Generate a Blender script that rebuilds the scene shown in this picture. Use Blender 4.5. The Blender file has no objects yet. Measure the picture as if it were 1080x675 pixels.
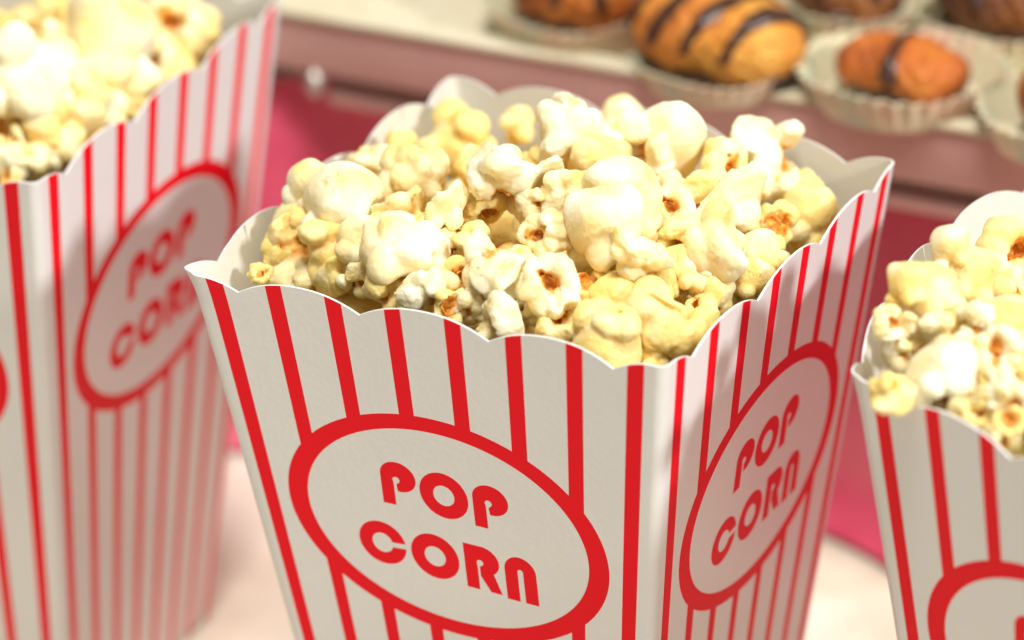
import bpy, math, random
import numpy as np
from mathutils import Vector, Matrix
from mathutils.geometry import delaunay_2d_cdt

# ------------------------------------------------------------------ scene set-up
C = bpy.context.scene.collection
scene = bpy.context.scene
S = 0.05                      # one modelling unit (half the width of a tub rim) in metres
H = 3.0                       # height of a tub in units
def W(x, y, z):               # units (rim height = 0) -> metres (table = 0)
    return Vector((x * S, y * S, (z + H) * S))

# camera
cam_d = bpy.data.cameras.new('camera'); cam = bpy.data.objects.new('camera', cam_d); C.objects.link(cam)
cR = ((0.87813765, 0.47716584, -0.03445333), (0.18313934, -0.40181784, -0.89721926), (-0.44196635, 0.78157225, -0.44023921))
cP = W(6.38251609, -11.59780317, 6.02079611)
m = Matrix(((cR[0][0], -cR[1][0], -cR[2][0], cP.x), (cR[0][1], -cR[1][1], -cR[2][1], cP.y), (cR[0][2], -cR[1][2], -cR[2][2], cP.z), (0, 0, 0, 1)))
cam.matrix_world = m
cam_d.sensor_width = 36.0; cam_d.lens = 4000.05 / 1080 * 36.0
cam_d.clip_start = 0.02; cam_d.clip_end = 50
cam_d.dof.use_dof = True; cam_d.dof.focus_distance = 14.05 * S; cam_d.dof.aperture_fstop = 8.8; cam_d.dof.aperture_blades = 0
scene.camera = cam

# world: soft warm room light
world = bpy.data.worlds.new('World'); scene.world = world; world.use_nodes = True
bg = world.node_tree.nodes['Background']; bg.inputs[0].default_value = (1.0, 0.955, 0.90, 1); bg.inputs[1].default_value = 0.19

# window light from the right, broad soft light from above
def area(name, loc, target, size, power, col):
    d = bpy.data.lights.new(name, 'AREA'); d.shape = 'RECTANGLE'; d.size, d.size_y = size; d.energy = power; d.color = col
    o = bpy.data.objects.new(name, d); C.objects.link(o); o.location = loc
    o.rotation_euler = (Vector(target) - Vector(loc)).to_track_quat('-Z', 'Y').to_euler()
    return o
tgt = Vector((0.0, 0.0, 0.15))
el, az = math.radians(26), math.radians(-7)
dirw = Vector((math.cos(el) * math.cos(az), math.cos(el) * math.sin(az), math.sin(el)))
area('window_light', tgt + dirw * 2.6, tgt, (0.24, 0.24), 55.0, (0.97, 0.98, 1.0))
area('ceiling_light', (0.30, -0.36, 1.75), (0.0, 0.0, 0.15), (0.55, 0.55), 36.0, (1.0, 0.965, 0.92))

scene.view_settings.view_transform = 'Standard'; scene.view_settings.look = 'None'
scene.view_settings.exposure = 0.0; scene.view_settings.gamma = 1.0
scene.render.engine = 'CYCLES'
scene.cycles.use_denoising = True
scene.cycles.max_bounces = 8

# ------------------------------------------------------------------ helpers
def mesh_obj(name, verts, faces, mats, parent=None, mat_idx=None, smooth=True):
    me = bpy.data.meshes.new(name)
    me.from_pydata([tuple(v) for v in verts], [], [tuple(f) for f in faces])
    for mt in mats: me.materials.append(mt)
    if mat_idx is not None: me.polygons.foreach_set('material_index', np.asarray(mat_idx, dtype=np.int32))
    if smooth: me.polygons.foreach_set('use_smooth', np.ones(len(me.polygons), dtype=bool))
    me.update()
    o = bpy.data.objects.new(name, me); C.objects.link(o)
    if parent: o.parent = parent
    return o
def tag(o, label=None, cat=None, group=None, kind=None):
    if label: o['label'] = label
    if cat: o['category'] = cat
    if group: o['group'] = group
    if kind: o['kind'] = kind
    return o
def empty(name, loc, label, cat, group=None):
    o = bpy.data.objects.new(name, None); C.objects.link(o); o.location = loc; o.empty_display_size = 0.01
    return tag(o, label, cat, group)
def fix_normals(o):
    import bmesh
    b = bmesh.new(); b.from_mesh(o.data); bmesh.ops.recalc_face_normals(b, faces=b.faces[:]); b.to_mesh(o.data); b.free()

class NT:
    def __init__(self, name):
        self.m = bpy.data.materials.new(name); self.m.use_nodes = True
        self.t = self.m.node_tree; self.b = self.t.nodes['Principled BSDF']
    def n(self, typ, **kw):
        x = self.t.nodes.new(typ)
        for k, v in kw.items():
            if k.startswith('i_'): x.inputs[k[2:].replace('_', ' ')].default_value = v
            else: setattr(x, k, v)
        return x
    def l(self, a, b): self.t.links.new(a, b)
    def mix(self, fac, a, b, mode='MIX'):
        x = self.n('ShaderNodeMix', data_type='RGBA', blend_type=mode)
        for sock, v in ((x.inputs[0], fac), (x.inputs[6], a), (x.inputs[7], b)):
            if hasattr(v, 'is_linked') or hasattr(v, 'links'): self.l(v, sock)
            else: sock.default_value = v
        return x.outputs[2]
    def noise(self, scale, detail=3, coord=None, rough=.5):
        x = self.n('ShaderNodeTexNoise'); x.inputs['Scale'].default_value = scale; x.inputs['Detail'].default_value = detail; x.inputs['Roughness'].default_value = rough
        self.l(coord if coord is not None else self.obj(), x.inputs['Vector'])
        return x.outputs['Fac']
    def obj(self):
        if not hasattr(self, '_tc'): self._tc = self.n('ShaderNodeTexCoord')
        return self._tc.outputs['Object']
    def ramp(self, fac, stops):
        x = self.n('ShaderNodeValToRGB'); self.l(fac, x.inputs[0])
        while len(x.color_ramp.elements) < len(stops): x.color_ramp.elements.new(0.5)
        for e, (p, c) in zip(x.color_ramp.elements, stops): e.position = p; e.color = c
        return x.outputs[0]
    def bump(self, height, strength, dist):
        x = self.n('ShaderNodeBump'); x.inputs['Strength'].default_value = strength; x.inputs['Distance'].default_value = dist
        self.l(height, x.inputs['Height']); self.l(x.outputs[0], self.b.inputs['Normal'])
        return x
    def set(self, **kw):
        for k, v in kw.items(): self.b.inputs[k.replace('_', ' ')].default_value = v
        return self.m
def rgb(r, g, b): return (r, g, b, 1.0)

# ------------------------------------------------------------------ materials
def card_material(name, base, grain, rough, coat=.2, spec=.4):
    k = NT(name)
    n1 = k.noise(900, 4); n2 = k.noise(28, 3)
    c = k.mix(n1, rgb(*[v * (1 - grain) for v in base]), rgb(*[min(1, v * (1 + grain)) for v in base]))
    c2 = k.mix(n2, c, rgb(*[v * .90 for v in base]))
    k.l(c2, k.b.inputs['Base Color'])
    hm = k.n('ShaderNodeMath', operation='MULTIPLY_ADD'); k.l(n2, hm.inputs[0]); hm.inputs[1].default_value = 6.0; k.l(n1, hm.inputs[2])
    k.bump(hm.outputs[0], .14, .0004)
    k.set(Roughness=rough); k.b.inputs['Specular IOR Level'].default_value = spec
    k.b.inputs['Coat Weight'].default_value = coat; k.b.inputs['Coat Roughness'].default_value = .28
    return k.m
M_white = card_material('white_card', (.79, .775, .75), .035, .42)
M_red = card_material('red_print', (.90, .001, .012), .03, .5, .0, .14)
M_inner = card_material('uncoated_card', (.71, .68, .58), .04, .7)
M_edge = card_material('cut_card_edge', (.84, .83, .81), .03, .7)

def popcorn_material():
    k = NT('popcorn')
    at = k.n('ShaderNodeAttribute', attribute_name='tint')
    sep = k.n('ShaderNodeSeparateColor'); k.l(at.outputs['Color'], sep.inputs[0])
    oi = k.n('ShaderNodeObjectInfo'); so = k.n('ShaderNodeSeparateColor'); k.l(oi.outputs['Color'], so.inputs[0])
    n1 = k.noise(2.6, 4)
    add = k.n('ShaderNodeMath', operation='ADD'); k.l(sep.outputs[0], add.inputs[0]); k.l(so.outputs[0], add.inputs[1])
    ad2 = k.n('ShaderNodeMath', operation='MULTIPLY_ADD'); k.l(n1, ad2.inputs[0]); ad2.inputs[1].default_value = .5; k.l(add.outputs[0], ad2.inputs[2])
    butter = k.ramp(ad2.outputs[0], [(.30, rgb(0, 0, 0)), (1.25 / 1.3, rgb(1, 1, 1))])
    col = k.mix(butter, rgb(.98, .90, .66), rgb(.98, .715, .25))
    brown = k.ramp(k.noise(5.0, 4), [(.32, rgb(.50, .15, .012)), (.5, rgb(.84, .38, .045)), (.7, rgb(.94, .60, .14))])
    col = k.mix(sep.outputs[1], col, brown)
    k.l(col, k.b.inputs['Base Color'])
    k.b.inputs['Subsurface Weight'].default_value = .5
    k.b.inputs['Subsurface Radius'].default_value = (1.0, .85, .55); k.b.inputs['Subsurface Scale'].default_value = .0032
    k.set(Roughness=.55); k.b.inputs['Specular IOR Level'].default_value = .35
    vor = k.n('ShaderNodeTexVoronoi', feature='SMOOTH_F1'); vor.inputs['Scale'].default_value = 6.5; k.l(k.obj(), vor.inputs['Vector'])
    mm = k.n('ShaderNodeMath', operation='MULTIPLY_ADD'); k.l(k.noise(11, 7, rough=.68), mm.inputs[0]); mm.inputs[1].default_value = 1.1; k.l(vor.outputs['Distance'], mm.inputs[2])
    k.bump(mm.outputs[0], .5, .00032)
    return k.m
M_pop = popcorn_material()
k = NT('kernel_hull'); n = k.noise(7, 4)
k.l(k.ramp(n, [(.3, rgb(.36, .09, .010)), (.5, rgb(.72, .27, .03)), (.7, rgb(.90, .50, .09))]), k.b.inputs['Base Color'])
k.bump(n, .4, .0004); k.set(Roughness=.3); k.b.inputs['Subsurface Weight'].default_value = .15; k.b.inputs['Subsurface Scale'].default_value = .001
M_hull = k.m

k = NT('cream_cloth'); n = k.noise(16, 4); n2 = k.noise(1500, 2)
k.l(k.ramp(n, [(.38, rgb(.60, .52, .38)), (.58, rgb(.80, .75, .62))]), k.b.inputs['Base Color']); k.bump(n2, .3, .0004); k.set(Roughness=.85)
k.b.inputs['Sheen Weight'].default_value = .15
M_cloth = k.m
k = NT('pink_satin'); n = k.noise(60, 3)
k.l(k.ramp(n, [(.3, rgb(.62, .055, .125)), (.7, rgb(.72, .09, .17))]), k.b.inputs['Base Color']); k.bump(n, .1, .002); k.set(Roughness=.42)
k.b.inputs['Sheen Weight'].default_value = .3
M_pink = k.m
k = NT('metal_pink_reflection'); n = k.noise(40, 3)
k.l(k.ramp(n, [(.3, rgb(.62, .39, .35)), (.7, rgb(.70, .45, .40))]), k.b.inputs['Base Color']); k.set(Roughness=.38, Metallic=.35)  # mauve base colour paints in the reflection of the pink cloth
M_metal = k.m
k = NT('groove_shade'); k.set(Base_Color=rgb(.26, .17, .14), Roughness=.5, Metallic=.2); n = k.noise(60, 3); k.bump(n, .1, .001); M_groove_shade = k.m  # dark base colour stands in for the shadow in the gap
k = NT('glint_metal'); k.set(Base_Color=rgb(.50, .46, .40), Roughness=.35, Metallic=.8); n = k.noise(60, 3); k.bump(n, .05, .001); M_glint = k.m  # separate tone paints the bright reflection on the rail end
k = NT('cream_paper'); n = k.noise(55, 4)
k.l(k.ramp(n, [(.3, rgb(.62, .55, .36)), (.7, rgb(.74, .68, .50))]), k.b.inputs['Base Color']); k.bump(n, .2, .001); k.set(Roughness=.8)
M_paper = k.m
def cup_material():
    k = NT('printed_cup_paper'); n = k.noise(70, 2); n2 = k.noise(130, 2)
    pastel = k.ramp(n, [(.36, rgb(.30, .58, .46)), (.46, rgb(.66, .60, .38)), (.56, rgb(.70, .62, .40)), (.66, rgb(.78, .38, .30))])
    c = k.mix(.45, rgb(.66, .59, .38), pastel)
    k.l(c, k.b.inputs['Base Color']); k.set(Roughness=.75); k.b.inputs['Subsurface Weight'].default_value = .1
    k.bump(n2, .2, .001)
    return k.m
M_cup = cup_material()
def pastry_material(name, c0, c1, c2):
    k = NT(name); n = k.noise(48, 4); n2 = k.noise(400, 4)
    k.l(k.ramp(n, [(.32, rgb(*c0)), (.5, rgb(*c1)), (.68, rgb(*c2))]), k.b.inputs['Base Color']); k.bump(n2, .9, .0025); k.set(Roughness=.55)
    return k.m
M_gold = pastry_material('golden_pastry', (.44, .10, .010), (.72, .28, .03), (.84, .46, .08))
M_orange = pastry_material('baked_pastry', (.26, .05, .008), (.52, .13, .014), (.70, .24, .03))
M_darkp = pastry_material('dark_pastry', (.10, .03, .012), (.22, .07, .02), (.45, .16, .03))
k = NT('chocolate'); n = k.noise(200, 3); k.l(k.ramp(n, [(.3, rgb(.035, .014, .008)), (.7, rgb(.07, .028, .014))]), k.b.inputs['Base Color']); k.bump(n, .3, .001); k.set(Roughness=.35)
M_choc = k.m

# ------------------------------------------------------------------ table, stand and tray
def grid_surface(name, fn, nu, nv, mats, parent=None):
    vs = [fn(i / nu, j / nv) for j in range(nv + 1) for i in range(nu + 1)]
    fs = [(j * (nu + 1) + i, j * (nu + 1) + i + 1, (j + 1) * (nu + 1) + i + 1, (j + 1) * (nu + 1) + i) for j in range(nv) for i in range(nu)]
    return mesh_obj(name, vs, fs, mats, parent)
def box(name, lo, hi, mats, parent=None, bevel=.02):
    import bmesh
    b = bmesh.new(); bmesh.ops.create_cube(b, size=1)
    lo, hi = Vector(lo), Vector(hi); ce = (lo + hi) / 2; d = hi - lo
    for v in b.verts: v.co = Vector((v.co.x * d.x, v.co.y * d.y, v.co.z * d.z)) + ce
    bmesh.ops.bevel(b, geom=b.edges[:], offset=bevel, segments=3, affect='EDGES', profile=.5)
    me = bpy.data.meshes.new(name); b.to_mesh(me); b.free()
    for mt in mats: me.materials.append(mt)
    me.polygons.foreach_set('use_smooth', np.ones(len(me.polygons), dtype=bool))
    o = bpy.data.objects.new(name, me); C.objects.link(o)
    if parent: o.parent = parent
    return o
def Wt(x, y, z): return (x * S, y * S, (z + H) * S)

def cloth_z(x, y):
    f = 0.0
    for (a, px, py, w, ph) in ((.018, .9, .5, 2.1, .3), (.012, -.4, 1.0, 3.7, 1.2), (.02, .3, .95, 1.3, 2.0)):
        f += a * (math.sin((px * x + py * y) * w + ph) ** 3)
    near = max(0.0, 1 - ((x + 1) / 3.2) ** 2) if abs(y) < 1.2 else 1
    return f * .6 - .012
tablecloth = grid_surface('tablecloth', lambda u, v: Wt(-14 + 28 * u, -12 + 24 * v, -H + cloth_z(-14 + 28 * u, -12 + 24 * v) - .02), 280, 240, [M_cloth])
tag(tablecloth, kind='structure')

RY = 2.95
def riser(u, v):
    x = -9 + 18 * u; t = v                       # t: 0 at the hem, 1 under the tray
    z = -H + .01 + (H - 1.0) * t
    y = RY + .42 * math.sin((x + 2.6) * 1.12) + .05 * math.sin(x * 2.3 + 1) * (1 - t)  # broad wave shaped to turn the left towards the light, the right away
    flare = max(0.0, 1 - t / .13)
    y -= .16 * flare ** 2
    y += .34 * t * t / (1 + math.exp(-(x + 1.2) * 3)) - .12 * t / (1 + math.exp((x + 1.8) * 3))  # top set back on the right so the tray overhang shades it
    return Wt(x, y + .04 * t, z)
stand = empty('display_stand', W(0, 4.2, -H), 'stand draped in pink satin cloth carrying the cake tray', 'display stand')
def child_at(o, parent):                          # keep world placement of a mesh written in world metres
    o.parent = parent; o.matrix_parent_inverse = Matrix.Translation(-Vector(parent.location)); return o
child_at(grid_surface('cloth_front', riser, 200, 60, [M_pink]), stand)
child_at(grid_surface('cloth_top', lambda u, v: Wt(-9 + 18 * u, 3.03 + .42 * math.sin((-9 + 18 * u + 2.6) * 1.12) + 5 * v, -1.0 - .004), 60, 4, [M_pink]), stand)

TY = 2.62; TZ = -.62                              # front edge and top of the tray
tray = empty('serving_tray', W(0, TY, -1.0), 'long metal tray with painted mauve reflections and a cream lining holding the pastries', 'tray')
child_at(box('side_band', Wt(-6.5, TY, TZ - .27), Wt(6.5, TY + .06, TZ + .01), [M_metal], bevel=.0012), tray)
child_at(box('rim', Wt(-6.5, TY - .02, TZ + .012), Wt(6.5, TY + .10, TZ + .05), [M_paper], bevel=.0007), tray)
child_at(box('lining', Wt(-6.5, TY + .062, TZ - .30), Wt(6.5, TY + 6, TZ - .01), [M_paper], bevel=.001), tray)
child_at(box('groove', Wt(-2.66, TY + .075, TZ - .36), Wt(6.5, TY + .5, TZ - .302), [M_groove_shade], bevel=.0006), tray)  # dark strip painting the shadow under the band
child_at(box('lower_rail', Wt(-2.66, TY + .045, TZ - .44), Wt(6.5, TY + .5, TZ - .362), [M_metal], bevel=.0012), tray)
def cap(u, v):
    a = u * 2 * math.pi; b = v * math.pi
    return Wt(-2.69 + .045 * math.cos(b), TY + .0 + .06 * math.sin(b) * math.cos(a), TZ - .31 + .075 * math.sin(b) * math.sin(a))
child_at(grid_surface('rail_cap', cap, 20, 12, [M_glint]), tray)

# ------------------------------------------------------------------ pastries in paper cups
def cup(x, y, r, label, h=.2, ex=1.0, rot=0.0):
    z0 = TZ - .008
    o = empty('paper_cup', W(x, y, z0), label, 'paper cup', 'paper cake cups on the tray')
    NA, NV = 144, 8
    vs = []; fs = []
    ca, sa = math.cos(rot), math.sin(rot)
    for j in range(NV + 1):
        t = j / NV
        for i in range(NA):
            a = 2 * math.pi * i / NA
            rr = r * (.80 + .20 * t) + .028 * r * t * (1 if (i // 2) % 2 else -1) + .02 * r * math.sin(3 * a + x) * t
            px, py = rr * math.cos(a) * ex, rr * math.sin(a)
            vs.append(((px * ca - py * sa) * S, (px * sa + py * ca) * S, (h * t + .012 * math.sin(4 * a + y) * t) * S))
    for j in range(NV):
        for i in range(NA):
            k2 = (i + 1) % NA
            fs.append((j * NA + i, j * NA + k2, (j + 1) * NA + k2, (j + 1) * NA + i))
    wall = mesh_obj('pleated_wall', vs, fs, [M_cup], o, smooth=False)
    md = wall.modifiers.new('thickness', 'SOLIDIFY'); md.thickness = .0003
    b = [(v[0] * .98, v[1] * .98, .0006) for v in vs[:NA]]
    mesh_obj('cup_base', b, [list(range(NA))], [M_paper], o, smooth=False)
    return o
def pastry(x, y, L, Wd, Ht, rot, mat, nstripe, label, tilt=0.6, seed=0):
    rnd = random.Random(seed)
    z0 = TZ + .02
    o = empty('pastry', W(x, y, z0), label, 'pastry', 'baked pastries on the tray')
    o.rotation_euler.z = rot
    ph = [rnd.random() * 6 for _ in range(6)]
    def surf(a, b, off=0.0):                      # a along the length 0..1, b around 0..1
        s = 2 * a - 1; e = max(1e-4, (1 - abs(s) ** 2.6)) ** .5
        an = b * 2 * math.pi
        ridge = 1 + .045 * math.sin(s * 9 + an * .8 + ph[0]) + .03 * math.sin(3 * an + s * 4 + ph[1]) + .02 * math.sin(13 * s + 5 * an + ph[2]) + .018 * math.sin(23 * s - 9 * an + ph[3])
        yy = math.cos(an) * e * (Wd / 2 * ridge + off); zz = math.sin(an) * e * (Ht / 2 * ridge + off) + Ht / 2
        return ((s * (L / 2 + off)) * S, yy * S, max(zz, 0.0) * S)
    grid_surface('baked_roll', lambda u, v: surf(u, v), 48, 48, [mat], o)
    def under(u, v):
        a = u * 2 * math.pi; rr = v if v < .8 else .8; q = (.46 + .04 * math.sin(3 * a + ph[3])) * (rr / .8)
        zz = 0.002 if v <= .6 else (.11 * (v - .6) / .2 if v < .8 else .11 - .0 * v)
        q2 = q if v <= .8 else q * (1 - (v - .8) / .2 * .5)
        return (math.cos(a) * q2 * L * S * 1.04, math.sin(a) * q2 * Wd * S * 1.1, zz * S)
    grid_surface('chocolate_base', under, 40, 12, [M_choc], o)
    for q in range(nstripe):
        c = (q + .6) / (nstripe + .2); wv = .085 + .02 * rnd.random()
        def strip(u, v):
            b = .02 + .48 * v; a = c + (u - .5) * wv * (1 + .3 * math.sin(v * 9 + q)) + (v - .5) * tilt * .25
            return surf(min(max(a, .02), .98), b, .018 * math.sin(math.pi * min(max(u, 0.0), 1.0)) + .004)
        st = grid_surface('chocolate_stripe', strip, 8, 36, [M_choc], o)
    return o
PASTRY = [
    # x, y, length, width, height, turn, material, stripes, cup radius, pastry label, cup label
    (-1.47, 3.00, .66, .42, .40, -.15, M_orange, 3, .40, 'dark orange pastry at the tray left with brown chocolate bands', 'paper cup with faint green print under the leftmost pastry'),
    (-.60, 2.74, .86, .54, .42, -.14, M_gold, 4, .36, 'golden yellow pastry with three dark chocolate stripes', 'cream paper cup round the golden striped pastry'),
    (.24, 2.88, .64, .42, .27, -.12, M_orange, 1, .44, 'small orange pastry with a single dark streak', 'open cream paper cup with pastel print round the small orange pastry'),
    (.42, 3.72, .70, .50, .46, .1, M_darkp, 2, .42, 'dark chocolate brown pastry at the upper right of the tray', 'paper cup under the dark brown pastry'),
    (-.36, 3.62, .56, .44, .34, .2, M_darkp, 2, .40, 'dark pastry behind and between the golden and the small orange one', 'paper cup behind the gap between the golden and the orange pastry'),
    (-1.18, 3.72, .60, .46, .40, .0, M_orange, 2, .40, 'orange pastry behind the golden striped one', 'paper cup behind the golden striped pastry'),
    (1.12, 2.78, .56, .42, .38, .2, M_orange, 2, .42, 'pastry at the right picture edge in front of the dark one', 'paper cup at the right picture edge'),
]
for q, (x, y, L, Wd, Ht, rot, mt, ns, cr, lab, clab) in enumerate(PASTRY):
    cup(x, y, cr, clab, rot=.1 * q, ex=1.08, h=.13 if mt is M_gold else .18)
    pastry(x, y, L, Wd, Ht, rot, mt, ns, lab, seed=q, tilt=-1.0 if mt is M_gold else .7)

# ------------------------------------------------------------------ striped card tubs
TAPER = .125
def half(d): return 1 - TAPER * d                # nominal half width at depth d below the rim (in units of the rim half width)
VAL = (-.79, -.272, .272, .79)
def scallop(u):
    if u < VAL[0]: t = (u + 1) / (VAL[0] + 1); return .012 + .05 * max(0.0, (t - .25) / .75) ** 2.0
    if u > VAL[3]: t = (1 - u) / (1 - VAL[3]); return .012 + .05 * max(0.0, (t - .25) / .75) ** 2.0
    for a, b in zip(VAL, VAL[1:]):
        if a <= u <= b:
            t = 2 * (u - a) / (b - a) - 1
            return -.008 + .070 * abs(t) ** 2.2
STRIPE = [-.881 + .2517 * q for q in range(8)]
SW = .0345
EC = -.955; EA, EB = .688, .494; IA, IB = .602, .430
def arc(cx, cy, rx, ry, a0, a1, n=18):
    return [(cx + rx * math.cos(math.radians(a0 + (a1 - a0) * i / n)), cy + ry * math.sin(math.radians(a0 + (a1 - a0) * i / n))) for i in range(n + 1)]
def letter_p(x, y, w=.152, h=.2):
    r = .067; cx, cy = .0765, h - r
    return [[(x + a, y + b) for a, b in [(0, 0), (0, cy)] + arc(cx, cy, cx, r, 180, -90, 40)[1:] + [(.070, cy - r), (.066, cy - .036)] + arc(.067, cy - .016, .015, .014, -60, 180, 10) + [(.0555, cy - .03), (.0555, 0)]]]
def letter_o(x, y, r=.104, ri=.045):
    return [[(x + a, y + b) for a, b in arc(0, 0, r, r * .985, 0, 360, 60)[:-1]], [(x + a, y + b) for a, b in arc(0, 0, ri, ri, 0, 360, 40)[:-1]]]
def letter_c(x, y, r=.102, ri=.044):
    return [[(x + a, y + b) for a, b in arc(0, 0, r, r * .96, 9, 356, 60) + arc(0, 0, ri, ri, 345, 14, 36)]]
def letter_r(x, y, h=.205):
    r = .066; cy = h - r
    return [[(x + a, y + b) for a, b in [(0, 0), (0, h), (.06, h)] + arc(.078, cy, .072, r, 90, -52, 26) + [(.152, 0), (.103, 0), (.064, .066), (.0635, cy - .03)] + arc(.067, cy - .012, .014, .013, -60, 180, 10) + [(.055, cy - .03), (.055, 0)]]]
def letter_n(x, y, h=.208):
    r = .068
    return [[(x + a, y + b) for a, b in [(0, 0), (0, h - r)] + arc(r, h - r, r, r, 180, 0, 26)[1:] + [(.136, 0), (.079, 0), (.079, .138)] + arc(.0675, .138, .0115, .013, 0, 180, 8)[1:] + [(.056, 0)]]]
LETTERS = letter_p(-.268, -.900) + letter_o(.002, -.802) + letter_p(.126, -.904) + letter_c(-.296, -1.095) + letter_o(-.069, -1.099) + letter_r(.060, -1.203) + letter_n(.232, -1.212)
def in_loops(x, y, loops):
    c = False
    for L in loops:
        n = len(L); j = n - 1
        for i in range(n):
            xi, yi = L[i]; xj, yj = L[j]
            if (yi > y) != (yj > y) and x < (xj - xi) * (y - yi) / (yj - yi) + xi: c = not c
            j = i
    return c

def panel_layout():
    """flat pattern of one printed panel: 2D points (u, depth), triangles and whether each is red"""
    V = []; E = []
    def line(pts, closed=False):
        b = len(V); V.extend(pts)
        for i in range(len(pts) - 1): E.append((b + i, b + i + 1))
        if closed: E.append((b + len(pts) - 1, b))
    us = sorted(set([-1 + 2 * i / 150 for i in range(151)] + list(VAL)))
    line([(u, scallop(u)) for u in us])
    ds = [.1 * i for i in range(31)]
    for su in STRIPE:
        for e in (-SW, SW):
            u = su + e; line([(u, scallop(u))] + [(u, d) for d in ds[1:]])
    for u in (-1, -.994, -.988, -.982, -.976, -.97, -.964, -.958, .958, .964, .97, .976, .982, .988, .994, 1): line([(u, scallop(u))] + [(u, d) for d in ds[1:]])
    for d in ds[1:]: line([(-1 + .1 * i, d) for i in range(21)])
    for (a, b) in ((EA, EB), (IA, IB)):
        line([(x / half(-z), -z) for x, z in arc(0, EC, a, b, 0, 360, 140)[:-1]], True)
    for L in LETTERS: line([(x / half(-z), -z) for x, z in L], True)
    P, _, F, *_ = delaunay_2d_cdt([Vector(p) for p in V], E, [], 0, 1e-5)
    tri = []; red = []
    for f in F:
        cu = sum(P[i][0] for i in f) / 3; cd = sum(P[i][1] for i in f) / 3
        if cd < scallop(max(-1, min(1, cu))) - 1e-4: continue
        x, z = cu * half(cd), -cd
        e_out = (x / EA) ** 2 + ((z - EC) / EB) ** 2 < 1; e_in = (x / IA) ** 2 + ((z - EC) / IB) ** 2 < 1
        if e_in: rd = in_loops(x, z, LETTERS)
        elif e_out: rd = True
        else: rd = any(abs(cu - s) < SW for s in STRIPE)
        tri.append(tuple(f)); red.append(1 if rd else 0)
    return np.array([tuple(p) for p in P]), np.array(tri), red
PU, PTRI, PRED = panel_layout()
RAD = .042; THICK = .008

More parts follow.
